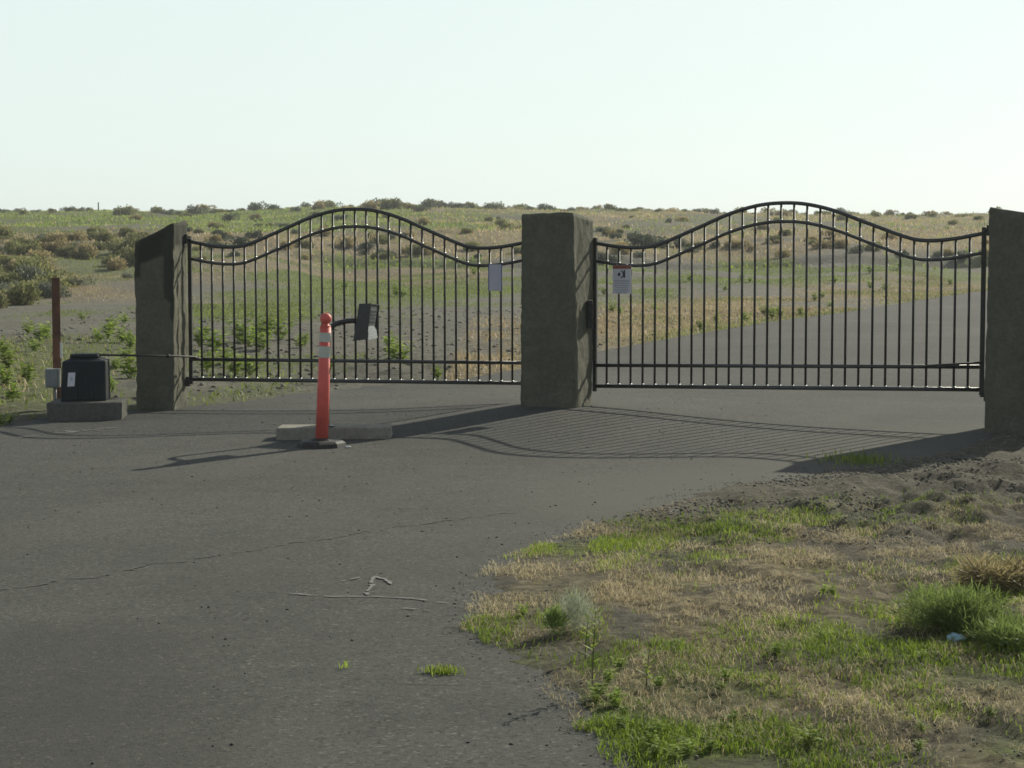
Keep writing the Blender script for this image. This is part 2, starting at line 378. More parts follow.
class MB:
    def __init__(s, org=(0, 0, 0)): s.bm = bmesh.new(); s.o = Vector(org)
    def box(s, c, size, rot=None, bevel=0, taper=1):
        g = bmesh.ops.create_cube(s.bm, size=1)
        vs = g['verts']
        for v in vs:
            k = taper if v.co.z > 0 else 1
            p = Vector((v.co.x * size[0] * k, v.co.y * size[1] * k, v.co.z * size[2]))
            if rot: p = rot @ p
            v.co = p + Vector(c) - s.o
        if bevel:
            es = list({e for v in vs for e in v.link_edges})
            bmesh.ops.bevel(s.bm, geom=es, offset=bevel, segments=2, affect='EDGES', profile=.6)
        return s
    def tube(s, pts, r, n=8, cap=True, flat=None):
        pts = [Vector(p) - s.o for p in pts]; rings = []
        rr = r if isinstance(r, (list, tuple)) else [r] * len(pts)
        for i, p in enumerate(pts):
            d = (pts[min(i + 1, len(pts) - 1)] - pts[max(i - 1, 0)]).normalized()
            a = Vector((0, 0, 1)) if abs(d.z) < .9 else Vector((1, 0, 0))
            x = d.cross(a).normalized(); y = d.cross(x).normalized()
            rings.append([s.bm.verts.new(p + (x * math.cos(2 * math.pi * (k + .5) / n) + y * math.sin(2 * math.pi * (k + .5) / n)) * rr[i]) for k in range(n)])
        for a, b in zip(rings, rings[1:]):
            for k in range(n):
                f = s.bm.faces.new((a[k], a[(k + 1) % n], b[(k + 1) % n], b[k])); f.smooth = n > 5
        if cap:
            s.bm.faces.new(rings[0]); s.bm.faces.new(rings[-1][::-1])
        return s
    def lathe(s, c, prof, n=24, axis=None):
        c = Vector(c) - s.o; rings = []
        for z, r in prof:
            rings.append([s.bm.verts.new(c + Vector((r * math.cos(2 * math.pi * k / n), r * math.sin(2 * math.pi * k / n), z))) for k in range(n)])
        for a, b in zip(rings, rings[1:]):
            for k in range(n):
                f = s.bm.faces.new((a[k], a[(k + 1) % n], b[(k + 1) % n], b[k])); f.smooth = n > 10
        s.bm.faces.new(rings[0][::-1]); s.bm.faces.new(rings[-1]); return s
    def ball(s, c, r, sub=2, sc=(1, 1, 1)):
        g = bmesh.ops.create_icosphere(s.bm, subdivisions=sub, radius=r)
        for v in g['verts']: v.co = Vector((v.co.x * sc[0], v.co.y * sc[1], v.co.z * sc[2])) + Vector(c) - s.o
        for f in s.bm.faces:
            if g['verts'][0] in f.verts: pass
        for v in g['verts']:
            for f in v.link_faces: f.smooth = True
        return s
    def poly(s, pts, th, nrm):
        """flat outline given a thickness"""
        n = Vector(nrm).normalized() * th
        a = [s.bm.verts.new(Vector(p) - s.o) for p in pts]; b = [s.bm.verts.new(Vector(p) + n - s.o) for p in pts]
        s.bm.faces.new(a); s.bm.faces.new(b[::-1]); k = len(a)
        for i in range(k): s.bm.faces.new((a[i], b[i], b[(i + 1) % k], a[(i + 1) % k]))
        return s
    def hexa(s, low, high, bevel=0):
        a = [s.bm.verts.new(Vector(p) - s.o) for p in low]; b = [s.bm.verts.new(Vector(p) - s.o) for p in high]
        s.bm.faces.new(a[::-1]); s.bm.faces.new(b)
        for i in range(4): s.bm.faces.new((a[i], a[(i + 1) % 4], b[(i + 1) % 4], b[i]))
        if bevel:
            es = list({e for v in a + b for e in v.link_edges})
            bmesh.ops.bevel(s.bm, geom=es, offset=bevel, segments=2, affect='EDGES', profile=.6)
        return s
    def build(s, name, m, parent=None):
        bmesh.ops.recalc_face_normals(s.bm, faces=s.bm.faces)
        me = bpy.data.meshes.new(name); s.bm.to_mesh(me); s.bm.free(); me.materials.append(m)
        return link(name, me, parent)

# ---------------------------------------------------------------- ground
def lines(segs):
    out = []
    for a, b, st in segs:
        n = max(1, int(round((b - a) / st))); out += list(np.linspace(a, b, n, endpoint=False))
    out.append(segs[-1][1]); return np.array(out)
gx = lines([(-3000, -400, 400), (-400, -80, 40), (-80, -30, 4), (-30, -8, .8), (-8, -5, .3), (-5, -.5, .11), (-.5, 3.2, .035), (3.2, 4.8, .055), (4.8, 8, .12), (8, 17, .3), (17, 50, 1), (50, 130, 8), (130, 400, 45), (400, 3000, 400)])
gy = lines([(-60, 0, 12), (0, 5.4, .6), (5.4, 12, .035), (12, 17.2, .06), (17.2, 26, .12), (26, 64, .25), (64, 110, .5), (110, 250, 1.3), (250, 500, 12), (500, 3500, 300)])
X, Y = np.meshgrid(gx, gy)
Z = base(X, Y) + extra(X, Y)
g_, d_, b_ = cover(X, Y)
att = np.stack([np.clip(g_, 0, 1), np.clip(d_, 0, 1), np.clip(b_, 0, 1), np.ones_like(g_)], -1).reshape(-1, 4)
nx, ny = len(gx), len(gy)
idx = np.arange(nx * ny).reshape(ny, nx)
fc = np.stack([idx[:-1, :-1], idx[:-1, 1:], idx[1:, 1:], idx[1:, :-1]], -1).reshape(-1, 4)
o = link('ground', mesh_np('ground', np.stack([X, Y, Z], -1).reshape(-1, 3), fc, 4, [M['ground']], {'cover': att}, True)); tag(o, kind='structure')

# asphalt: one sheet that covers both sides of the gate
ax = np.arange(-40, 61, .25); ay = np.arange(-10, 101, .25)
AX, AY = np.meshgrid(ax, ay); AZ = base(AX, AY)
sd_ = sdist(AX, AY).reshape(AX.shape)
idx = np.arange(AX.size).reshape(AX.shape)
fc = np.stack([idx[:-1, :-1], idx[:-1, 1:], idx[1:, 1:], idx[1:, :-1]], -1).reshape(-1, 4)
keep = np.min(np.stack([sd_[:-1, :-1], sd_[:-1, 1:], sd_[1:, 1:], sd_[1:, :-1]], -1).reshape(-1, 4), 1) < .12
fc = fc[keep]
used, inv = np.unique(fc, return_inverse=True); fc = inv.reshape(fc.shape)
co = np.stack([AX, AY, AZ], -1).reshape(-1, 3)[used]
sx, sy = co[:, 0], co[:, 1]
sdv = sd_.ravel()[used]
dustw = np.clip(.6 * sst(-1.3, 0, sdv + .5 * fbm(sx, sy, 2, 3)) * sst(9.5, 12.5, sy) * sst(-1, .5, sx) * sst(19, 16, sy) + .12 * sst(16, 14, sy), 0, .8) * sst(.2, .7, fbm(sx * 1.1, sy * .8, 3, 4) + .2)
patchw = .5 * sst(.5, .62, fbm(sx * .6, sy * .3, 6, 4)) * sst(13, 10, sy) + .3 * np.exp(-((sy - 9.7 - .28 * sx) / .35) ** 2) * (sx < .3) * fbm(sx * 2, sy * 3, 4, 3) * 1.6
for off_ in (-.75, .75, 1.6, 3.1):
    cx_ = -2.4 + off_ + .012 * (sy - 6) ** 2 + .05 * (sy - 6)
    dustw = np.maximum(dustw, .30 * np.exp(-((sx - cx_) / .16) ** 2) * sst(.3, .6, fbm(sx * .9, sy * .4, 2, 3)) * sst(22, 18, sy))
wear = np.stack([dustw, patchw, 0 * dustw, 0 * dustw + 1], -1)
o = link('asphalt_road', mesh_np('asphalt_road', co, fc, 4, [M['asphalt']], {'wear': wear}, True)); tag(o, kind='structure')

def strip(name, pixels, w, m, jag=.3, seg=.06, lift=.004, gap=0):
    """a thin mark lying on the paving, along points seen at these pixels"""
    P = [Vector(gp(*p)) for p in pixels]
    pts = []
    for a, b in zip(P, P[1:]):
        n = max(1, int((b - a).length / seg)); pts += [a.lerp(b, i / n) for i in range(n)]
    pts.append(P[-1]); co = []; fcs = []
    rg = random.Random(len(pixels) * 7 + int(pixels[0][0]))
    off = 0
    for i, p in enumerate(pts):
        d = (pts[min(i + 1, len(pts) - 1)] - pts[max(i - 1, 0)]).normalized(); q = Vector((-d.y, d.x))
        off = off * .7 + rg.uniform(-1, 1) * jag * w
        ww = w * rg.uniform(.35, 1) * (1 if 0 < i < len(pts) - 1 else .2)
        for s_ in (-1, 1):
            r = p + q * (off + s_ * ww / 2); co.append((r.x, r.y, float(base(r.x, r.y)) + lift))
        if i and rg.random() >= gap: k = 2 * i; fcs.append((k - 2, k - 1, k + 1, k))
    return mesh_np(name, np.array(co), np.array(fcs), 4, [m])
o = link('pavement_crack', strip('pavement_crack', [(-60, 603), (0, 592), (94, 577), (160, 564), (225, 555), (328, 539), (403, 526), (469, 518), (520, 512)], .022, M['crack'], 1.3, .035, .004, .3)); tag(o, kind='structure')
for nm, pxs, w in (('pavement_crack', [(380, 683), (450, 686), (490, 684)], .006),):
    o = link(nm, strip(nm, pxs, w, M['crack'], 1.0)); tag(o, kind='structure')

# marks on the paving
ck = empty('chalk_mark', (*gp(372, 590), .004), 'faint white chalk strokes drawn like a letter T over a long line on the asphalt', 'chalk marking')
for pxs, w in (([(288, 594), (330, 597), (372, 597), (412, 599), (450, 604)], .022), ([(341, 582), (360, 578), (375, 577), (386, 580), (393, 585)], .028),
               ([(375, 577), (371, 586), (367, 597)], .028), ([(400, 609), (415, 610), (432, 612)], .022)):
    me = strip('stroke', pxs, w, M['chalk'], .25, .03, .005, .2)
    so = link('stroke', me, ck); so.matrix_parent_inverse = Matrix.Translation(-ck.location)
o = link('dust_streak', strip('dust_streak', [(52, 434), (85, 431), (116, 428)], .16, M['dust'], .3, .03, .004, .3)); tag(o, 'pale sandy streak on the asphalt before the concrete pad', 'dust streak')
o = link('dust_streak', strip('dust_streak', [(2, 438), (22, 438), (42, 436)], .16, M['dust'], .3, .03, .004, .3)); tag(o, 'pale sandy streak at the road edge, leftmost of the two', 'dust streak')

# ---------------------------------------------------------------- stone pillars
def stone_pillar(label, low, high, seed, stain=0, amp=.012, loc=None):
    """low and high: four corners front left, front right, back right, back left"""
    low = [Vector(p) for p in low]; high = [Vector(p) for p in high]
    org = sum(low, Vector()) / 4
    bm = bmesh.new(); bmesh.ops.create_cube(bm, size=1)
    bmesh.ops.bevel(bm, geom=list(bm.edges), offset=.018, segments=1, affect='EDGES')
    for ax_, nn in ((2, 46), (0, 14), (1, 14)):
        for i in range(1, nn):
            c = -.5 + i / nn
            pl = Vector((0, 0, 0)); pl[ax_] = c; no = Vector((0, 0, 0)); no[ax_] = 1
            bmesh.ops.bisect_plane(bm, geom=bm.verts[:] + bm.edges[:] + bm.faces[:], plane_co=pl, plane_no=no)
    st = []
    for v in bm.verts:
        a, b, c = v.co.x + .5, v.co.y + .5, v.co.z + .5
        lo = (low[0] * (1 - a) + low[1] * a) * (1 - b) + (low[3] * (1 - a) + low[2] * a) * b
        hi = (high[0] * (1 - a) + high[1] * a) * (1 - b) + (high[3] * (1 - a) + high[2] * a) * b
        p = lo.lerp(hi, c)
        q = p * 1.0 + Vector((seed * 7.1, 0, 0))
        edge = sum(1 for t in (a, b, c) if t < .06 or t > .94)
        n3 = mnoise.noise_vector(q * 2.3) * amp * 1.3 + mnoise.noise_vector(q * 7) * amp * .7 + mnoise.noise_vector(q * 21) * amp * .35
        if edge >= 2: n3 += mnoise.noise_vector(q * 14) * amp * .7
        if c > .98: n3.z *= .9
        if 0 < b < .97 and a > .97: n3 = n3 * .8 + mnoise.noise_vector(Vector((q.x * 20, q.y * 20, q.z * 9))) * amp * .9                # split rough face
        v.co = p + n3 - org
        s_ = 0
        if stain:
            e = mnoise.noise(q * 3) * .12
            s_ = 1 if (c > .90 + e * .5 - .03) else 0
            if a > .72 + e and a < .99 and c > .55 + e: s_ = .9
            if a < .18 + e and c > .78 + e: s_ = .8
        st.append((s_, 0, 0, 1))
    bm.normal_update(); me = bpy.data.meshes.new('stone_pillar'); bm.to_mesh(me); bm.free()
    for p in me.polygons: p.use_smooth = True
    at = me.attributes.new('stain', 'FLOAT_COLOR', 'POINT'); at.data.foreach_set('color', np.array(st, np.float32).ravel())
    me.materials.append(M['stone']); o = link('stone_pillar', me); o.location = org
    return tag(o, label, 'pillar', 'rough stone gate pillars')
def V(x, y, z): return Vector((x, y, z))
def col4(u0, u1, u2, Y0, Y1, Y2, vb, vt, zb):
    """front left, front right, back right columns at pixels u0 u1 u2; returns corners"""
    f0 = px(u0[0], vb, Y0); f1 = px(u1[0], vb, Y1); r = px(u2[0], vb, Y2)
    return f0, f1, r
# middle pillar
A = px(520.5, 407, 18.42); B = px(575.4, 408, 18.22); C_ = px(592.5, 402, 18.72)
D = A + (C_ - B)
A2 = px(520.5, 214, 18.42); B2 = px(573, 212.5, 18.22); C2 = px(593.6, 219, 18.72); D2 = A2 + (C2 - B2); D2.z = px(524, 213, 18.9).z
def lowz(L, z): return [V(p.x, p.y, z) for p in L]
stone_pillar('rough stone pillar with flat top standing between the two gates', lowz([A, B, C_, D], -.05), [A2, B2, C2, D2], 1, amp=.011)
# left pillar, top broken at a slant
A = px(136.2, 409, 19.15); B = px(172.8, 408, 19.0); C_ = px(188.5, 404, 19.5); D = A + (C_ - B)
A2 = px(134.8, 243, 19.15); B2 = px(173.6, 222, 19.0); C2 = px(187.2, 221.5, 19.5); D2 = px(140, 238, 19.65)
stone_pillar('rough stone pillar with slanted broken top and dark stains beside the black operator box', lowz([A, B, C_, D], -.08), [A2, B2, C2, D2], 2, 1, .013)
# right pillar
A = px(984.2, 432, 16.8); B = V(4.62, 16.35, 0); C_ = V(4.82, 16.85, 0); D = V(A.x + .19, 17.32, 0)
A2 = px(988.8, 206.5, 16.8); A2.x = px(988.8, 206.5, 16.8).x; zt = A2.z
B2 = V(4.62, 16.35, px(1060, 224, 16.35).z); C2 = V(4.82, 16.85, px(1060, 226, 16.85).z); D2 = V(A2.x + .2, 17.3, zt - .02)
stone_pillar('rough stone pillar nearest the bare earth verge, cut by the picture edge', lowz([A, B, C_, D], -.1), [A2, B2, C2, D2], 3, amp=.011)

# ---------------------------------------------------------------- gates
# height of the top rail over the bottom rail along the gate (share of end height)
PT = [(0, 1.338), (.03, 1.318), (.07, 1.296), (.115, 1.285), (.16, 1.295), (.205, 1.345), (.25, 1.408), (.3, 1.478), (.35, 1.55), (.4, 1.606), (.45, 1.642), (.5, 1.652)]
def prof(t):
    t = min(t, 1 - t)
    xs = [p[0] for p in PT]; ys = [p[1] for p in PT]
    # smooth catmull rom
    for i in range(len(xs) - 1):
        if t <= xs[i + 1] + 1e-9:
            h = xs[i + 1] - xs[i]; k = (t - xs[i]) / h
            def sl(j):
                if j <= 0: return (ys[1] - ys[0]) / (xs[1] - xs[0])
                if j >= len(xs) - 1: return 0
                return (ys[j + 1] - ys[j - 1]) / (xs[j + 1] - xs[j - 1])
            m0, m1 = sl(i) * h, sl(i + 1) * h
            return ys[i] * (2 * k ** 3 - 3 * k ** 2 + 1) + m0 * (k ** 3 - 2 * k ** 2 + k) + ys[i + 1] * (-2 * k ** 3 + 3 * k ** 2) + m1 * (k ** 3 - k ** 2)
    return ys[-1]
def make_gate(label, P0, P1):
    """P0, P1: bottom rail ends"""
    org = V(P0.x, P0.y, P0.z)
    g = empty('driveway_gate', org, label, 'gate', 'pair of arched iron driveway gates')
    at = lambda t, h: P0.lerp(P1, t) + V(0, 0, h)
    ts = [i / 72 for i in range(73)]
    def mk(nm): return MB(org)
    mk(0).tube([at(t, prof(t)) for t in ts], .018, 8).build('top_rail', M['rail'], g)
    mk(0).tube([at(t, prof(t) - .166) for t in ts], .015, 8).build('arched_rail', M['rail'], g)
    mk(0).tube([at(0, .195), at(1, .195)], .018, 8).build('lower_rail', M['rail'], g)
    mk(0).tube([at(0, 0), at(1, 0)], .019, 8).build('bottom_rail', M['rail'], g)
    ang = math.atan2(P1.y - P0.y, P1.x - P0.x); rot = Matrix.Rotation(ang, 3, 'Z')
    for t in (0, 1):
        h = prof(0); mk(0).box(at(t, h / 2), (.036, .036, h + .10), rot, .004).build('end_post', M['iron'], g)
    for i in range(1, 30):
        t = i / 30; top = prof(t)
        m = mk(0); m.tube([at(t, -.004), at(t, top)], .0108, 8)
        for h in (top - .166 + .017, .018):
            m.ball(at(t, h), .0165, 1, (1.15, 1.3, .75))  # bead added at each rail crossing to stand for highlights on the paint
        pk = m.build('picket', M['iron'], g); pk.data.materials.append(M['gloss'])
        nf_ = len(pk.data.polygons)
        for f_ in pk.data.polygons:
            if f_.index >= nf_ - 160 and len(f_.vertices) == 3: f_.material_index = 1
    return g, at
GA0, GA1 = px(191.2, 379.2, 19.42), px(523.6, 383.2, 19.05)
GB0, GB1 = px(594.8, 386, 18.72), px(981.6, 389.6, 17.1)
gateL, atL = make_gate('arched black iron gate hung on the slant topped pillar, pale lavender sign near its end', GA0, GA1)
gateR, atR = make_gate('arched black iron gate nearest the earth verge, red topped sign on it', GB0, GB1)
# hinges
def hinge(gate, at, t, h, d):
    o_ = gate.location; p = at(t, h)
    m = MB(o_); m.lathe(p + V(d * .03, -.035, -.045), [(0, .02), (.09, .02)], 10)
    m.tube([p + V(-d * .02, -.035, .0), p + V(d * .11, -.035, .0)], .012, 6)
    m.lathe(p + V(d * .055, -.035, -.02), [(0, .026), (.045, .026)], 8)
    m.build('hinge', M['iron'], gate)
hinge(gateL, atL, 0, 1.36, -1); hinge(gateL, atL, 0, -.02, -1)
hinge(gateR, atR, 1, 1.36, 1); hinge(gateR, atR, 1, -.05, 1)
p = px(589.5, 314, 18.6); lb = MB(p); lb.box(p, (.05, .16, .26), None, .008); lb.box(p + V(.015, -.085, 0), (.03, .02, .2), None, .004); lbo = lb.build('latch_box', M['rubber']); lbo.location = p
tag(lbo, 'black latch box fixed on the lit side of the middle pillar', 'latch box')
p0 = px(924, 366, 17.25); p1 = px(981, 362.5, 17.02)
MB(gateR.location).tube([p0, p1], .009, 6).build('brace_rod', M['iron'], gateR)

# ---------------------------------------------------------------- signs on the gates
def face_frame(at, t0, t1):
    a = at(t0, 0); b = at(t1, 0); x = (b - a); x.z = 0; x.normalize(); nrm = V(x.y, -x.x, 0)
    if nrm.y > 0: nrm = -nrm
    return x, nrm
x, nr = face_frame(atR, 0, 1)
tc_ = 2.35 / 30
w_, h_ = .185, .265
ctr = atR(tc_, 0); ctr.z = px(623.5, 279.5, ctr.y).z; ctr += nr * .027
sg = empty('gate_sign', ctr, 'white notice with dark red top band wired to the gate beside the middle pillar', 'sign')
rot = Matrix((x, nr * -1, V(0, 0, 1))).transposed()
def plate(nm, cx, cz, w, h, d, mt, par, depth=.002):
    return MB(ctr).box(ctr + x * cx + V(0, 0, cz) + nr * d, (w, depth, h), rot, 0).build(nm, mt, par)
plate('panel', 0, 0, w_, h_, 0, M['white'], sg, .004)
plate('red_band', 0, h_ / 2 - .017, w_ - .004, .032, .004, M['maroon'], sg)
mk = MB(ctr)
c0 = ctr + V(0, 0, .048) + nr * .004
mk.lathe(c0 - x * .030 - V(0, 0, .001), [(0, .001), (.0015, .001)], 8)
arc = [c0 + x * (-.018 + .034 * math.cos(a)) + V(0, 0, .034 * math.sin(a)) for a in [R(-75 + 150 * i / 10) for i in range(11)]]
mk.tube(arc, .005, 6); mk.ball(c0 - x * .024, .017, 2, (1, .15, 1)); mk.tube([c0 + x * .026 + V(0, 0, -.03), c0 + x * .026 + V(0, 0, .04)], .008, 6)
mk.build('black_symbol', M['ink'], sg)
lt = MB(ctr)
for i, ww in enumerate((.155, .15, .16, .13, .15, .11)):
    lt.box(ctr + V(0, 0, -.012 - i * .021) + nr * .004, (ww, .002, .009 if i else .014), rot)
lt.build('small_print', M['greyink'], sg)
for sx_ in (-.05, .05):
    MB(ctr).ball(ctr + x * sx_ + V(0, 0, h_ / 2 + .004) + nr * .004, .008, 1).build('tie', M['steel'], sg)
x, nr = face_frame(atL, 0, 1)
ctr = atL(27.0 / 30 + .012, 0); ctr.z = px(495, 277.5, ctr.y).z; ctr.x = px(495.5, 277, ctr.y).x; ctr += nr * .027
rot = Matrix((x, nr * -1, V(0, 0, 1))).transposed()
s2 = empty('gate_sign', ctr, 'plain pale lavender notice on the gate just before the middle pillar', 'sign')
plate('panel', 0, 0, .115, .25, 0, M['lavender'], s2, .004)
plate('blue_edge', .062, 0, .010, .25, 0, M['blueink'], s2, .006); plate('blue_edge', -.062, 0, .010, .25, 0, M['blueink'], s2, .006)

# ---------------------------------------------------------------- curb block, delineator, keypad stand
e0 = px(276, 440.5, 16.1); e1 = px(390.5, 439.5, 16.15)
zt = .10
w = (e1 - e0).length
bm_ = MB((e0 + e1) / 2)
n = V(.0, .34, 0)
L0, L1 = V(e0.x, e0.y, -.01), V(e1.x, e1.y, -.01)
bm_.hexa([L0, L1, L1 + n, L0 + n], [p + V(0, 0, zt + .01) + V(.0, .012, 0) for p in (L0, L1)] + [L1 + n + V(-.01, -.012, zt + .01), L0 + n + V(.01, -.012, zt + .01)], .012)
cb = bm_.build('concrete_block', M['concrete']); cb.location = (e0 + e1) / 2
tag(cb, 'low grey concrete block lying on the asphalt behind the orange post', 'concrete block')

bx_, by_ = gp(321.5, 446.5)
dl = empty('traffic_delineator', (bx_, by_, 0), 'orange plastic post with ball top, two white bands and black rubber foot', 'delineator post')
lean = px(325.6, 330, by_).x - bx_
zb = .035
def P_(z): return V(bx_ + lean * z / .95, by_, z)
hb = px(322, 327, by_).z
def cone(nm, z0, z1, r0, r1, mt, cap=True, n=28):
    return MB((bx_, by_, 0)).tube([P_(z0), P_(z1)], [r0, r1], n, cap).build(nm, mt, dl)
zz = lambda v: px(322, v, by_).z
cone('post_body', zb, hb, .051, .043, M['orange'])
for va, vb in ((332.5, 341.8), (346, 357.5)):
    cone('reflective_band', zz(vb), zz(va), .0525 - .0078 * zz(vb), .0525 - .0078 * zz(va), M['reflect'], False)
prof_ = [(hb, .043), (hb + .012, .040), (hb + .016, .026), (hb + .04, .024)]
m = MB((bx_, by_, 0)); m.tube([P_(q[0]) for q in prof_], [q[1] for q in prof_], 20); c = P_(hb + .066)
m.ball(c, .046, 3, (1, 1, .98)); m.build('ball_top', M['orange'], dl)
m = MB((bx_, by_, 0)); m.lathe((bx_ + .0, by_, .001), [(0, .195), (.032, .19), (.048, .165), (.052, .1), (.068, .066)], 8); m.build('rubber_base', M['rubber'], dl)

# keypad stand behind the delineator
ky = by_ + .62
kb = V(px(326.5, 430, ky).x, ky, .1)
ks = empty('keypad_stand', kb, 'black gooseneck stand holding a hooded keypad box, behind the orange post', 'keypad stand')
hz = px(330, 326, ky).z
m = MB(kb); m.tube([kb, V(kb.x + .004, ky, hz - .09)], .024, 12); m.box(kb + V(0, 0, .006), (.13, .13, .012), None, .003); m.build('pole', M['black'], ks)
e = px(356, 320.5, ky - .12)
pts = [V(kb.x + .004, ky, hz - .09)]
q0, q1, q2 = pts[0], V(kb.x + .01, ky - .02, px(330, 321, ky).z), e
pts = [q0 * (1 - t) ** 2 + q1 * 2 * t * (1 - t) + q2 * t * t for t in [i / 12 for i in range(13)]]
MB(kb).tube(pts, .021, 10).build('arm', M['black'], ks)
yk = ky - .12
# housing: tapered box turned to the driver's side: near side panel, recessed face, far side
a_t, a_b = px(359, 304.8, yk - .09), px(353.3, 339.6, yk - .09)
b_t, b_b = px(371.2, 304.5, yk - .14), px(366.8, 339.8, yk - .14)
c_t, c_b = px(379.6, 305.3, yk + .12), px(375.6, 338, yk + .12)
d_t = a_t + (c_t - b_t) * 1.0; d_b = a_b + (c_b - b_b) * 1.0
m = MB(kb)
def slab(m, p, q, r, s_, th, inward):
    n = inward.normalized() * th
    m.hexa([p, q, q + n, p + n], [s_, r, r + n, s_ + n])
side_in = (c_t - b_t)
slab(m, a_b, b_b, b_t, a_t, .006, side_in)                      # near side
slab(m, d_b, c_b, c_t, d_t, -.006, side_in) if False else slab(m, d_b, c_b, c_t, d_t, .006, -side_in)
back_in = (b_t - a_t)
slab(m, a_b + side_in * .01, d_b, d_t, a_t + side_in * .01, .03, back_in)   # back
m.hexa([a_t, b_t, c_t, d_t], [p + V(0, 0, .008) for p in (a_t, b_t, c_t, d_t)])
m.hexa([a_b - V(0, 0, .006), (a_b + b_b) / 2 - V(0, 0, .006), (d_b + c_b) / 2 - V(0, 0, .006), d_b - V(0, 0, .006)], [a_b, (a_b + b_b) / 2, (d_b + c_b) / 2, d_b])
m.build('hood', M['black'], ks)
f = .9
fa, fb = a_b.lerp(b_b, f), a_t.lerp(b_t, f); fc_, fd = d_b.lerp(c_b, f), d_t.lerp(c_t, f)
k1 = .38
m = MB(kb); slab(m, fa.lerp(fb, k1) + side_in * .03, fc_.lerp(fd, k1) - side_in * .03, fd - side_in * .03, fb + side_in * .03, .01, -back_in); m.build('keypad_face', M['darkgrey'], ks)
m = MB(kb); slab(m, fa + side_in * .03 + back_in * .3, fc_ - side_in * .03 + back_in * .3, fc_.lerp(fd, k1) - side_in * .03, fa.lerp(fb, k1) + side_in * .03, .01, -back_in); m.build('call_plate', M['steel'], ks)
for i in range(4):
    for j in range(3):
        m = MB(kb); p = fa.lerp(fb, .52 + .1 * i).lerp(fc_.lerp(fd, .52 + .1 * i), .3 + .2 * j); m.box(p + back_in.normalized() * .004, (.012, .02, .014)); m.build('keypad_button', M['grey'], ks)

# ---------------------------------------------------------------- gate operator, pad, rusty post, utility box
Yp = 17.95
e0 = px(48.5, 424, 17.85); e1 = px(121.5, 415.5, 17.98)
e0.z = e1.z = 0
d = (e1 - e0); dn = V(-.05, .55, 0)
zt = px(85, 401.5, 18.05).z
m = MB((e0 + e1) / 2); m.hexa([p + V(0, 0, -.06) for p in (e0, e1, e1 + dn, e0 + dn)], [V(p.x, p.y, zt) for p in (e0 + V(-.02, 0, 0), e1 + V(.01, 0, 0), e1 + dn, e0 + dn)], .012)
pad = m.build('concrete_pad', M['padcon']); pad.location = (e0 + e1) / 2
tag(pad, 'grey concrete pad at the asphalt edge under the black operator box', 'concrete pad')
c0 = px(60.5, 401, Yp + .06); c1 = px(106.5, 400.5, Yp + .16); c0.z = c1.z = zt
dn2 = dn.normalized() * .36
op = empty('gate_operator', (c0 + c1) / 2 + dn2 / 2, 'black plastic gate motor cover with small white label, arm reaching to the gate', 'gate motor')
z1 = px(61, 361, Yp + .12).z; z2 = px(84, 353.5, Yp + .3).z
t0, t1 = px(62.0, 361, Yp + .09), px(105.6, 362, Yp + .19); t0.z = t1.z = z1
m = MB(op.location)
m.hexa([c0, c1, c1 + dn2, c0 + dn2], [t0, t1, t1 + dn2 * .92, t0 + dn2 * .92], .018)
u = (t1 - t0)
for i in range(7):                                        # vertical ribs
    a = c0.lerp(c1, .14 + i * .12); b = t0.lerp(t1, .14 + i * .12); off = V(0, -.004, 0)
    if i > 1: m.tube([a - V(0, 0, -.02) + off * 0, b - V(0, 0, .06)], .0035, 6)
m.build('cover', M['navy'], op)
s0, s1 = t0 + u * .03 + dn2 * .05, t1 - u * .03 + dn2 * .05; l0, l1 = t0 + u * .17 + dn2 * .2, t1 - u * .20 + dn2 * .2
for p in (s0, s1): p.z = z1 - .004
for p in (l0, l1): p.z = z2
m = MB(op.location); m.hexa([s0, s1, s1 + dn2 * .8, s0 + dn2 * .8], [l0 - V(0, 0, .035), l1 - V(0, 0, .035), l1 + dn2 * .5 - V(0, 0, .035), l0 + dn2 * .5 - V(0, 0, .035)], .01); m.build('shoulder', M['navy'], op)
m = MB(op.location); m.hexa([l0 - V(0, 0, .034) - u * .03, l1 - V(0, 0, .034) + u * .03, l1 + dn2 * .5 - V(0, 0, .034) + u * .03, l0 + dn2 * .5 - V(0, 0, .034) - u * .03], [l0, l1, l1 + dn2 * .5, l0 + dn2 * .5], .01); m.build('lid', M['navy'], op)
q0 = px(69, 386, Yp + .15); q1 = px(76.5, 385.6, Yp + .18); q2 = px(77, 372, Yp + .18); q3 = px(69.6, 372.3, Yp + .15)
nrm = dn.normalized()
lab = []
for q in (q0, q1, q2, q3):
    k = (q.x - c0.x) / (c1.x - c0.x); hgt = (q.z - zt) / (z1 - zt); w0 = c0.lerp(c1, k).lerp(t0.lerp(t1, k), hgt); lab.append(V(q.x, w0.y, q.z) - nrm * .004)
m = MB(op.location); m.poly(lab, .003, -nrm); m.build('label', M['white'], op)
m = MB(op.location); mid = sum(lab, V(0, 0, 0)) / 4 - nrm * .0045; m.box(mid + V(0, 0, .006), (.02, .002, .035)); m.build('label_print', M['greyink'], op)
ar0 = (l0 + l1) / 2 + dn2 * .25 + V(.04, 0, -.012); ar1 = px(168, 356, 18.86); ar2 = px(194, 356.8, 19.12); ar3 = px(200, 358.5, 19.33)
m = MB(op.location); m.tube([ar0, ar1, ar2, ar3], .010, 8); m.ball(ar1, .022, 2); m.build('arm', M['rubber'], op)

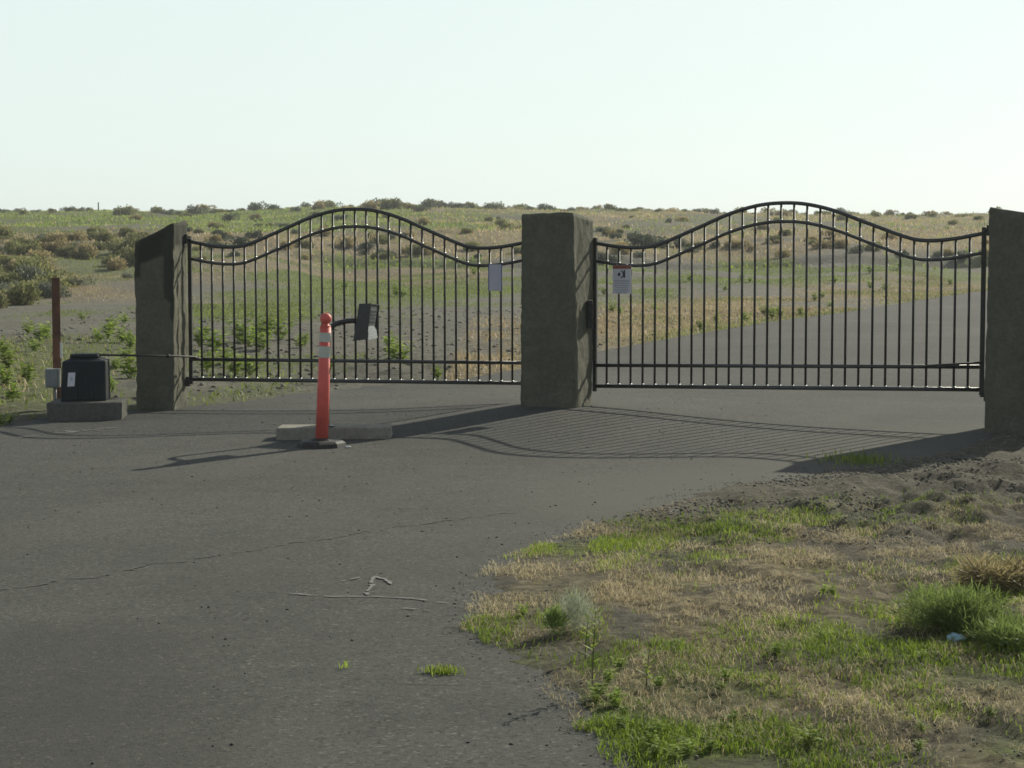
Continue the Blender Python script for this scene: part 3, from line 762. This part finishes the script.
pr = px(57.5, 398, 18.95); pr.z = gz(pr.x, pr.y)
zt = px(57.5, 277.5, 18.95).z; zb_ = pr.z - .1
m = MB(pr); m.box((pr.x, pr.y, (zt + zb_) / 2), (.075, .075, zt - zb_), Matrix.Rotation(.25, 3, 'Z'), .004); rp = m.build('rusty_post', M['rust']); rp.location = pr
tag(rp, 'upright rusty red brown steel post behind the black operator box', 'post')
st0 = px(61.5, 357, 18.86)
m = MB(st0); m.box(px(61.2, 350, 18.88), (.022, .006, .15)); tg = m.build('marker_strip', M['litter']); tg.location = st0
tag(tg, 'narrow white strip fixed low on the rusty post', 'marker strip')
b0 = px(53, 378, 18.75)
m = MB(b0); m.box(b0, (.125, .10, .175), None, .006)
ub = m.build('casing', M['grey'])
ube = empty('utility_box', b0, 'small grey electrical box fixed on the rusty post', 'electrical box'); ub.parent = ube
m = MB(b0); m.box(b0 + V(0, -.052, 0), (.105, .006, .15), None, .002); m.build('cover_plate', M['grey'], ube)
m = MB(b0); m.tube([b0 + V(.02, 0, -.085), V(b0.x + .02, b0.y, .0)], .012, 8); m.build('conduit', M['grey'], ube)
ube.location = b0; ub.location = (0, 0, 0)

# ---------------------------------------------------------------- far pole
pp = gp(98.5, 216)
py_ = 230; pb = px(98.5, 214, py_)
gzv = float(base(pb.x, py_))
po = empty('utility_pole', (pb.x, py_, gzv), 'tiny wooden pole standing far off on the skyline', 'utility pole')
tz = px(98.5, 203, py_).z
MB((pb.x, py_, gzv)).tube([V(pb.x, py_, gzv - .3), V(pb.x, py_, tz)], [.09, .07], 8).build('pole', M['wood'], po)
MB((pb.x, py_, gzv)).box((pb.x, py_, tz + .03), (.16, .16, .08)).build('cap', M['wood'], po)

# ---------------------------------------------------------------- blades of grass
def blades(name, x, y, z, h, w, m, lean=.35, seed=0, tint=None, bias=(0, 0)):
    rg = np.random.RandomState(seed); n = len(x)
    a = rg.rand(n) * 2 * np.pi; fx, fy = np.cos(a), np.sin(a)
    b = rg.rand(n) * 2 * np.pi; L = lean * (.3 + rg.rand(n)) * h
    lx, ly = np.cos(b) * L + bias[0] * h, np.sin(b) * L + bias[1] * h
    co = np.empty((n, 5, 3)); hw = w / 2
    co[:, 0] = np.stack([x - fx * hw, y - fy * hw, z - .01], 1); co[:, 1] = np.stack([x + fx * hw, y + fy * hw, z - .01], 1)
    mx, my, mz = x + lx * .35, y + ly * .35, z + h * .6
    co[:, 2] = np.stack([mx + fx * hw * .75, my + fy * hw * .75, mz], 1); co[:, 3] = np.stack([mx - fx * hw * .75, my - fy * hw * .75, mz], 1)
    co[:, 4] = np.stack([x + lx, y + ly, z + h * (1 - .3 * (L / h) ** 1)], 1)
    k = np.arange(n)[:, None] * 5
    tris = np.concatenate([k + [[0, 1, 2]], k + [[0, 2, 3]], k + [[3, 2, 4]]], 0)
    t = tint if tint is not None else rg.rand(n)
    tv = np.repeat(t[:, None], 5, 1); c = np.stack([tv, tv, tv, np.ones_like(tv)], -1).reshape(-1, 4)
    return mesh_np(name, co.reshape(-1, 3), tris, 3, [m], {'tint': c})
def scatter(n, x0, x1, y0, y1, seed, margin=.03):
    rg = np.random.RandomState(seed); x = rg.uniform(x0, x1, n); y = y0 + (y1 - y0) * rg.rand(n)
    return x, y, rg
def inview(x, y, z, m=25):
    u, v = proj(x, y, z); return (u > -m) & (u < 1024 + m) & (v < 768 + m * 2)
def grow(name, n, box, seed, which, dens, hr, wr, m, lean, gain=1.0, smin=.03, label='', cat='grass', clump=None, bias=(0, 0), tb=.5):
    x, y, rg = scatter(n, *box, seed)
    s = sdist(x, y); s = s + (fbm(x * 3.1, y * 2.2, 2, 3) - .5) * .34 * sst(30, 22, y)
    g, d, b = cover(x, y); q = (g, d)[which] * gain
    if clump: q = q * sst(.35, .6, fbm(x * clump, y * clump, 7, 2))
    k = (rg.rand(n) < q * dens) & (s > smin)
    k &= inview(x, y, base(x, y)); x, y, q = x[k], y[k], q[k]
    z = gzs(x, y); n = len(x); h = rg.uniform(*hr, n) * (.6 + .6 * fbm(x * 1.7, y * 1.2, 4, 3)); w = rg.uniform(*wr, n)
    t = np.clip(rg.rand(n) * .6 + (fbm(x * 1.1, y * .8, 0, 3) - .3) * 1.0, 0, 1)
    o = link(name, blades(name, x, y, z, h, w, m, lean, seed, t, bias)); tag(o, label, cat, None, 'stuff'); return o, n
cnt = []
near = (-.5, 4.2, 5.3, 17.3)
cnt.append(grow('green_grass', 900000, near, 1, 0, .9, (.010, .052), (.002, .005), M['grass'], 1.1, 1.0, label='short bright green grass on the earth verge', clump=3.0)[1])
cnt.append(grow('dry_grass', 1000000, near, 2, 1, .5, (.010, .050), (.0015, .004), M['straw'], 1.8, 1.0, label='dry tan grass on the earth verge', clump=3.5)[1])
cnt.append(grow('green_grass', 420000, (-20, 15, 17.6, 84), 3, 0, .6, (.02, .09), (.008, .025), M['fieldgrass'], 1.0, label='low green growth on the bare lot behind the gates')[1])
cnt.append(grow('dry_grass', 420000, (-20, 15, 20, 84), 4, 1, .6, (.03, .13), (.007, .018), M['fieldstraw'], 1.1, label='dry tan grass along the road behind the gates')[1])
cnt.append(grow('green_grass', 260000, (-60, 60, 78, 235), 5, 0, .6, (.08, .26), (.03, .09), M['fieldgrass'], .8, label='green growth over the far bank and ridge')[1])
cnt.append(grow('dry_grass', 260000, (-60, 60, 80, 235), 6, 1, .5, (.08, .25), (.03, .08), M['fieldstraw'], .8, label='tan dry grass over the far bank and ridge')[1])
print('blades', cnt)

# ---------------------------------------------------------------- shrubs
def shrub_mesh(name, m, n, size, leaf, seed, lumps=7, flat=.95, up=0.0, slim=.3, fill=.55, rise=.4):
    """leaves spread through several lumps of unequal size, with stems under them"""
    rg = np.random.RandomState(seed); rd = random.Random(seed)
    C = []
    for i in range(lumps):
        a = rd.uniform(0, 6.28); r = rd.uniform(0, .62); C.append((r * math.cos(a), r * math.sin(a), rd.uniform(.06, .36 + up), rd.uniform(.26, .5)))
    C = np.array(C); pick = rg.randint(0, lumps, n)
    dr = rg.normal(size=(n, 3)); dr /= np.linalg.norm(dr, axis=1)[:, None]
    rad = (fill + (1 - fill) * rg.rand(n) ** .5) * C[pick, 3] * rg.uniform(.75, 1.12, n)
    p = C[pick, :3] + dr * rad[:, None]; p[:, 2] = np.abs(p[:, 2]) * flat + .02
    p *= size
    d = rg.normal(size=(n, 3)); d[:, 2] = np.abs(d[:, 2]) + rise; d += dr * .8; d /= np.linalg.norm(d, axis=1)[:, None]
    s_ = rg.normal(size=(n, 3)); s_ = np.cross(d, s_); s_ /= np.linalg.norm(s_, axis=1)[:, None]
    L = leaf * rg.uniform(.6, 1.5, n)[:, None]; Wd = L * slim
    co = np.stack([p - s_ * Wd * .3, p + d * L * .5 - s_ * Wd, p + d * L, p + d * L * .5 + s_ * Wd], 1).reshape(-1, 3)
    fcs = (np.arange(n)[:, None] * 4 + np.arange(4)[None]); 
    t = np.clip(rg.rand(n) * .55 + (p[:, 2] / (size * .9)) * .3 + (vn(p[:, 0] / size * 4, p[:, 1] / size * 4 + p[:, 2] / size * 3, seed) - .35) * .7, 0, 1)
    tv = np.repeat(t[:, None], 4, 1); c = np.stack([tv, tv, tv, np.ones_like(tv)], -1).reshape(-1, 4)
    return mesh_np(name, co, fcs, 4, [m], {'tint': c})
def stems_mesh(name, size, seed, n=9, m=None):
    rd = random.Random(seed); b = MB()
    for i in range(n):
        a = rd.uniform(0, 6.28); r = rd.uniform(.2, .7) * size
        b.tube([(0, 0, -.03), (r * .4 * math.cos(a), r * .4 * math.sin(a), size * .25), (r * math.cos(a), r * math.sin(a), size * rd.uniform(.4, .7))], [size * .02, size * .013, size * .005], 5)
    bm = b.bm; me = bpy.data.meshes.new(name); bm.to_mesh(me); bm.free(); me.materials.append(m or M['twig']); return me
PRO = {}
for kname, mt, lf in (('sage', 'sage', .10), ('olive', 'olive', .12), ('dark', 'darkleaf', .11), ('russet', 'russet', .12)):
    for v_ in range(3):
        PRO[kname, v_] = (shrub_mesh('foliage', M[mt], 1500, 1.0, lf, 50 + v_ + 7 * len(kname)), stems_mesh('stems', 1.0, 90 + v_))
rs = random.Random(5)
def shrub(name, kind, x, y, sc, label, cat, group=None, sz=1.0, sink=.04):
    f_, s_ = PRO[kind, rs.randrange(3)]
    e = empty(name, (x, y, gz(x, y) - sink * sc), label, cat, group); e.scale = (sc, sc, sc * sz); e.rotation_euler.z = rs.uniform(0, 6.28)
    link('foliage', f_, e)
    if sc * F / y > 8: link('stems', s_, e)
    return e
# singled out bushes
def at_px(u, v): return gp(u, v)
for (u, v, wpx, kind, sz, lab) in [
    (75, 287, 34, 'sage', .62, 'round pale grey sagebrush just above the rusty post'),
    (214, 249, 26, 'dark', .8, 'dark bluish sagebrush on the bank above the first gate bars beside the slant topped pillar'),
    (240, 247, 26, 'dark', .95, 'dark sagebrush on the bank, right beside a bluish twin'),
    (366, 250, 21, 'dark', .85, 'lone dark green sagebrush on the tan bank under the arch of a gate'),
    (640, 245, 46, 'dark', .75, 'broad blue green sagebrush above the red topped notice'),
    (622, 248, 30, 'sage', .6, 'low grey sagebrush at the foot of the broad blue green one'),
    (735, 247, 30, 'russet', .6, 'dull brown bush on the bank below the rising rail of the gate near the verge'),
    (127, 279, 20, 'sage', .8, 'small grey bush close to the slant topped pillar')]:
    x, y = at_px(u, v); shrub('sagebrush', kind, x, y, wpx * y / F / 1.75, lab, 'bush', sz=sz)
# olive shrubs on the rough bank
for i in range(80):
    u = rs.uniform(-10, 140) if i < 60 else rs.uniform(-10, 60); v = rs.uniform(236, 284) if i < 60 else rs.uniform(284, 312)
    if u > 95 and v > 275: continue
    if 50 < u < 100 and 268 < v < 300: continue
    x, y = at_px(u, v); w_ = rs.uniform(22, 52) * (.6 + (min(v, 285) - 238) / 90)
    shrub('desert_shrub', rs.choice(['olive', 'olive', 'olive', 'russet', 'sage']), x, y, w_ * y / F / 1.75, 'olive and brown scrub bush on the rough bank beyond the rusty post', 'bush', 'scrub bushes on the rough bank', sz=rs.uniform(.8, 1.2))
# bushes of the bank and ridge
for i in range(130):
    u = rs.uniform(130, 1030); v = rs.uniform(217, 262)
    x, y = at_px(u, v); w_ = rs.uniform(9, 24) * (.7 + (v - 217) / 60)
    shrub('sagebrush', rs.choice(['sage', 'olive', 'dark', 'russet', 'olive', 'russet']), x, y, w_ * y / F / 1.75, 'small sagebrush on the slope behind the gates', 'bush', 'sagebrush dotted over the slope', sz=rs.uniform(.7, 1.1))
for i in range(150):
    u = -10 + 1045 * (i + rs.random()) / 150; yy = rs.uniform(150, 200)
    x = (u - 512) / F * yy; w_ = rs.uniform(9, 24) * (.85 if u < 120 or u > 520 else 1.15)
    shrub('sagebrush', rs.choice(['sage', 'olive', 'olive', 'sage', 'russet']), x, yy, w_ * yy / F / 1.75, 'far sagebrush on the crest of the ridge against the sky', 'bush', 'sagebrush along the skyline', sz=rs.uniform(.6, 1.2))

# ---------------------------------------------------------------- broad leaved weeds
def weed_mesh(seed, h, nleaf, leaf, spread, stalks=5):
    rg = random.Random(seed); co, fcs, tint = [], [], []
    st = MB()
    for s_ in range(stalks):
        a = rg.uniform(0, 6.28); tilt = rg.uniform(0, spread); hh = h * rg.uniform(.55, 1)
        top = V(math.cos(a) * tilt, math.sin(a) * tilt, hh); mid = top * .5 + V(0, 0, hh * .06)
        st.tube([(0, 0, -.02), mid, top], [h * .016, h * .012, h * .005], 5)
        for k in range(nleaf):
            t = .12 + .88 * (k + rg.random()) / nleaf
            p = (mid * (t * 2)) if t < .5 else mid.lerp(top, t * 2 - 1)
            b = rg.uniform(0, 6.28); d = V(math.cos(b), math.sin(b), rg.uniform(-.1, .9)).normalized(); L = leaf * rg.uniform(.6, 1.2) * (1.15 - .5 * t)
            sd2 = d.cross(V(0, 0, 1)).normalized() * L * .26; dr = V(0, 0, -L * .18)
            i0 = len(co); co += [p, p + d * L * .45 + sd2, p + d * L + dr, p + d * L * .45 - sd2]; fcs.append((i0, i0 + 1, i0 + 2, i0 + 3)); tint += [rg.random()] * 4
    sm = bpy.data.meshes.new('stems'); st.bm.to_mesh(sm); st.bm.free(); sm.materials.append(M['weed'])
    a_ = sm.attributes.new('tint', 'FLOAT_COLOR', 'POINT')
    c = np.array([(t, t, t, 1) for t in tint])
    return mesh_np('leaves', np.array([tuple(p) for p in co]), np.array(fcs), 4, [M['weed']], {'tint': c}), sm
WD = [weed_mesh(s, .34, 12, .125, .2, 7) for s in (1, 2, 3)]
def weed(x, y, sc, label, group=None, name='weed', cat='weed'):
    l, s_ = WD[rs.randrange(3)]; e = empty(name, (x, y, gz(x, y)), label, cat, group); sc *= 1.15 if y > 18 else 1; e.scale = (sc * 1.15, sc * 1.15, sc); e.rotation_euler.z = rs.uniform(0, 6.28)
    link('leaves', l, e); link('stems', s_, e); return e
LW = 'leafy green weed on the bare lot behind the gate beside the slant topped pillar'
for (u, v, s_) in [(200, 348, 1.1), (215, 352, 1.1), (207, 372, .8), (240, 345, 1.15), (248, 350, 1.0), (258, 343, 1.1), (268, 338, 1.2), (280, 342, 1.1), (262, 352, .9), (236, 376, .8), (250, 378, .8),
                   (300, 350, .6), (393, 360, 1.0), (400, 364, .9), (345, 290, .9), (305, 346, .6), (402, 298, .9), (438, 380, .5), (474, 276, 1.0), (330, 372, .5), (396, 297, 1.1), (225, 368, .7)]:
    x, y = at_px(u, v); weed(x, y, s_, LW, 'leafy weeds behind the gate beside the slant topped pillar')
LR = 'leafy green weed behind the gate nearest the earth verge'
for (u, v, s_) in [(604, 296, 1.0), (612, 314, 1.0), (620, 316, .8), (655, 312, .8), (700, 330, .8), (765, 316, 1.1), (772, 320, 1.2), (780, 318, 1.0), (716, 322, .8), (745, 322, .9), (815, 302, .9), (822, 299, .9), (742, 282, 1.2), (750, 283, 1.0), (835, 284, 1.2), (870, 290, 1.2), (885, 292, 1.2), (950, 286, 1.0), (690, 282, 1.1), (800, 316, .8), (830, 308, .8), (725, 292, .9), (870, 274, 1.2), (900, 270, 1.2)]:
    x, y = at_px(u, v); weed(x, y, s_ * .72, LR, 'leafy weeds behind the gate nearest the verge')
LL = 'leafy green weed on bare soil around the rusty post and operator box'
for (u, v, s_) in [(28, 336, .8), (40, 343, 1.0), (46, 340, .8), (35, 354, .7), (4, 358, .9), (8, 372, .9), (28, 384, .8), (5, 388, .8), (108, 340, 1.0), (112, 332, .8), (122, 345, .9), (98, 345, .8), (130, 350, .8), (128, 368, .9), (130, 380, 1.0), (116, 372, .6), (82, 322, .6), (125, 325, .7),
                   (112, 392, .6), (12, 402, .7), (2, 426, .45), (10, 424, .4)]:
    x, y = at_px(u, v); weed(x, y, s_ * .9, LL, 'leafy weeds around the rusty post')

# verge plants
fm = shrub_mesh('foliage', M['feather'], 1500, .17, .028, 31, 8, 1.1, .2, .035, .0)
x, y = at_px(573, 636); e = empty('feathery_weed', (x, y, gz(x, y)), 'pale feathery weed clump beside the bend of the verge', 'weed'); link('foliage', fm, e); e.scale = (.85, .85, 1.1)
fm2 = shrub_mesh('base_leaves', M['bushleaf'], 600, .11, .03, 33, 6, 1.1, .1, .07, .0); link('base_leaves', fm2, e).location = (-.06, -.04, 0)
fm = shrub_mesh('foliage', M['bushleaf'], 11000, .29, .038, 35, 9, .68, .15, .045, .0, .2)
x, y = at_px(955, 634); e = empty('verge_bush', (x, y, gz(x, y)), 'rounded bright green bush on the earth verge', 'bush'); link('foliage', fm, e); link('stems', stems_mesh('stems', .22, 4), e)
fm = shrub_mesh('foliage', M['russet'], 4200, .28, .055, 37, 10, .62, .1, .04, .0, -.4)
x, y = at_px(988, 597); e = empty('dead_bush', (x, y, gz(x, y)), 'dry reddish brown dead bush behind the green bush', 'bush'); link('foliage', fm, e); link('stems', stems_mesh('stems', .28, 5), e); e.scale = (1.1, 1.1, .9)
fm = shrub_mesh('foliage', M['bushleaf'], 2600, .27, .04, 39, 8, .45, 0, .05, .0, .1)
x, y = at_px(1012, 648); e = empty('verge_bush', (x, y, gz(x, y)), 'low spreading green plant at the picture edge beside the bright green bush', 'bush'); link('foliage', fm, e)
# tall thin weed
def tall_weed(u, v, h, label, seed, nl=26):
    x, y = at_px(u, v); z = gz(x, y); e = empty('tall_weed', (x, y, z), label, 'weed'); rg = random.Random(seed)
    MB((x, y, z)).tube([V(x, y, z - .02), V(x + .004, y, z + h * .5), V(x + .012, y, z + h)], [.0022, .002, .001], 5).build('stem', M['twig'], e)
    co, fcs, tt = [], [], []
    for k in range(nl):
        t = .25 + .75 * k / nl; p = V(.012 * t, 0, h * t); b = rg.uniform(0, 6.28); d = V(math.cos(b), math.sin(b), .5).normalized(); L = .05 * (1.2 - .6 * t) * rg.uniform(.7, 1.3)
        s_ = d.cross(V(0, 0, 1)).normalized() * L * .16; i0 = len(co); co += [p, p + d * L * .5 + s_, p + d * L, p + d * L * .5 - s_]; fcs.append((i0, i0 + 1, i0 + 2, i0 + 3)); tt += [rg.random()] * 4
    me = mesh_np('leaves', np.array([tuple(p) for p in co]), np.array(fcs), 4, [M['weed']], {'tint': np.array([(t, t, t, 1) for t in tt])})
    link('leaves', me, e)
tall_weed(592, 694, .29, 'tall thin green weed with a dark stem in front of the feathery clump', 3)
tall_weed(585, 662, .16, 'short thin weed standing behind the tall dark stemmed one', 4, 16)
tall_weed(646, 690, .14, 'short thin weed rising from the dry grass beside a green grass patch', 6, 18)
for i in range(30):
    u = rs.uniform(500, 1020); v = rs.uniform(560, 765)
    if i < 16: u = rs.uniform(560, 740); v = rs.uniform(650, 765)
    x, y = at_px(u, v)
    if sdist([x], [y])[0] < .12: continue
    weed(x, y, rs.uniform(.12, .24), 'small bright green leafy seedling among the verge grass', 'small leafy seedlings on the verge', 'seedling', 'seedling')
# pale dry stalk
x, y = at_px(846, 690); z = gz(x, y)
e = empty('dry_stalk', (x, y, z), 'single bleached white stalk standing in the verge', 'dry stalk'); MB((x, y, z)).tube([V(x, y, z - .02), V(x + .003, y, z + .06), V(x + .001, y, z + .105)], [.0015, .0015, .0022], 6).build('stalk', M['concrete'], e)
# grass growing out of the asphalt
rg = np.random.RandomState(9)
for (u, v, n_, r_, lab) in ((442, 673, 200, .035, 'small tuft of bright green grass growing out of the asphalt'), (345, 668, 14, .012, 'tiny yellow green sprig growing in the asphalt crack')):
    x, y = at_px(u, v); z = float(base(x, y)); xx = rg.normal(0, r_, n_); yy = rg.normal(0, r_ * .8, n_)
    o = link('grass_tuft', blades('grass_tuft', xx, yy, 0 * xx, rg.uniform(.015, .045, n_), rg.uniform(.002, .005, n_), M['grass'], .9, 4, np.clip(rg.rand(n_) + .3, 0, 1))); o.location = (x, y, z)
    tag(o, lab, 'grass tuft')
x, y = at_px(860, 461); xx = rg.normal(0, .14, 500); yy = rg.normal(0, .2, 500)
o = link('grass_tuft', blades('grass_tuft', xx, yy, 0 * xx, rg.uniform(.02, .07, 500), rg.uniform(.003, .007, 500), M['grass'], .7, 5)); o.location = (x, y, float(base(x, y)))
tag(o, 'small grass patch in the shadow stripe at the corner of the asphalt', 'grass tuft')

# ---------------------------------------------------------------- stones, clods, litter
def rocks(name, x, y, z, r, m, label, seed):
    rg = np.random.RandomState(seed); n = len(x)
    bm = bmesh.new(); bmesh.ops.create_icosphere(bm, subdivisions=1, radius=1); bv = np.array([v.co for v in bm.verts]); bf = np.array([[v.index for v in f.verts] for f in bm.faces]); bm.free()
    k = len(bv); j = rg.uniform(.65, 1.25, (n, k, 1)); s_ = rg.uniform(.6, 1.3, (n, 1, 3)); s_[:, :, 2] *= .65
    co = bv[None] * j * s_ * r[:, None, None] + np.stack([x, y, z], 1)[:, None]
    f_ = (bf[None] + (np.arange(n) * k)[:, None, None]).reshape(-1, 3)
    o = link(name, mesh_np(name, co.reshape(-1, 3), f_, 3, [m])); tag(o, label, 'stones', None, 'stuff'); return o
x, y, rg = scatter(30000, -.3, 4.4, 5.8, 17, 21); s_ = sdist(x, y); k = (s_ > .12 - .3 * rg.rand(30000) ** 3); k &= rg.rand(30000) < (.45 + .6 * sst(10, 12, y)) * sst(.3, .65, fbm(x * 1.5, y * 1.1, 6, 3)); x, y = x[k], y[k]
rocks('earth_clods', x, y, gzs(x, y) + .002, rg.uniform(.003, .012, len(x)) * (.6 + .6 * sst(9.5, 12, y)), M['clod'], 'loose clods of dry earth on the verge', 3)
x, y, rg = scatter(60000, -.6, 4.4, 5.8, 16.5, 24); s_ = sdist(x, y) + (fbm(x * 3.1, y * 2.2, 2, 3) - .5) * .34 + (fbm(x * 14, y * 11, 5, 2) - .5) * .12; k = (np.abs(s_ - .03) < .07 + .05 * rg.rand(60000)) & (rg.rand(60000) < .45 * sst(.35, .6, fbm(x * 2, y * 2, 1, 3)) + .1); x, y = x[k], y[k]
rocks('asphalt_crumbs', x, y, np.maximum(gzs(x, y), base(x, y)) + .001, rg.uniform(.0015, .006, len(x)), M['crumb'], 'crumbled asphalt bits along the broken edge of the paving', 6)
x, y, rg = scatter(700, -4, 2.5, 5.9, 21, 22); s_ = sdist(x, y); k = s_ < -.05; x, y = x[k], y[k]
rocks('road_gravel', x, y, base(x, y) + .002, rg.uniform(.002, .0085, len(x)), M['pebble'], 'small dark stones scattered on the asphalt', 4)
x, y, rg = scatter(2600, -9, 6, 20, 48, 23); s_ = sdist(x, y); k = s_ > .1; x, y = x[k], y[k]
rocks('field_stones', x, y, gzs(x, y), rg.uniform(.012, .05, len(x)), M['clod'], 'stones and clods on the bare lot behind the gates', 5)
def crumple(u, v, s__, m, label, seed, lift=0):
    x, y = at_px(u, v); z = gz(x, y) + s__ * .3 + lift; b = MB((x, y, z)); b.ball(V(x, y, z), s__, 2, (1.3, 1, .5))
    for vv in b.bm.verts: vv.co += mnoise.noise_vector(vv.co * 40 + V(seed, 0, 0)) * s__ * .5
    o = b.build('litter', m); o.location = (x, y, z); return tag(o, label, 'litter')
crumple(956, 646, .028, M['paper'], 'scrap of pale blue litter below the green bush', 1, .01)
crumple(968, 644, .02, M['yellow'], 'scrap of yellow litter beside the blue scrap', 2, .01)
crumple(348, 448, .02, M['litter'], 'white scrap lying beside the black rubber foot', 3)

# ---------------------------------------------------------------- summer haze
HAZE = .0006
if HAZE:
    m = bpy.data.materials.new('haze'); m.use_nodes = True; n = m.node_tree; n.nodes.clear()
    pv = n.nodes.new('ShaderNodeVolumePrincipled'); pv.inputs['Density'].default_value = HAZE; pv.inputs['Color'].default_value = (.9, .95, .96, 1); pv.inputs['Anisotropy'].default_value = .2
    ou = n.nodes.new('ShaderNodeOutputMaterial'); n.links.new(pv.outputs[0], ou.inputs['Volume'])
    b = MB(); b.box((0, 1710, 5.5), (6060, 3600, 14)); hz_ = b.build('haze', m); tag(hz_, kind='stuff')
    S.cycles.volume_bounces = 0
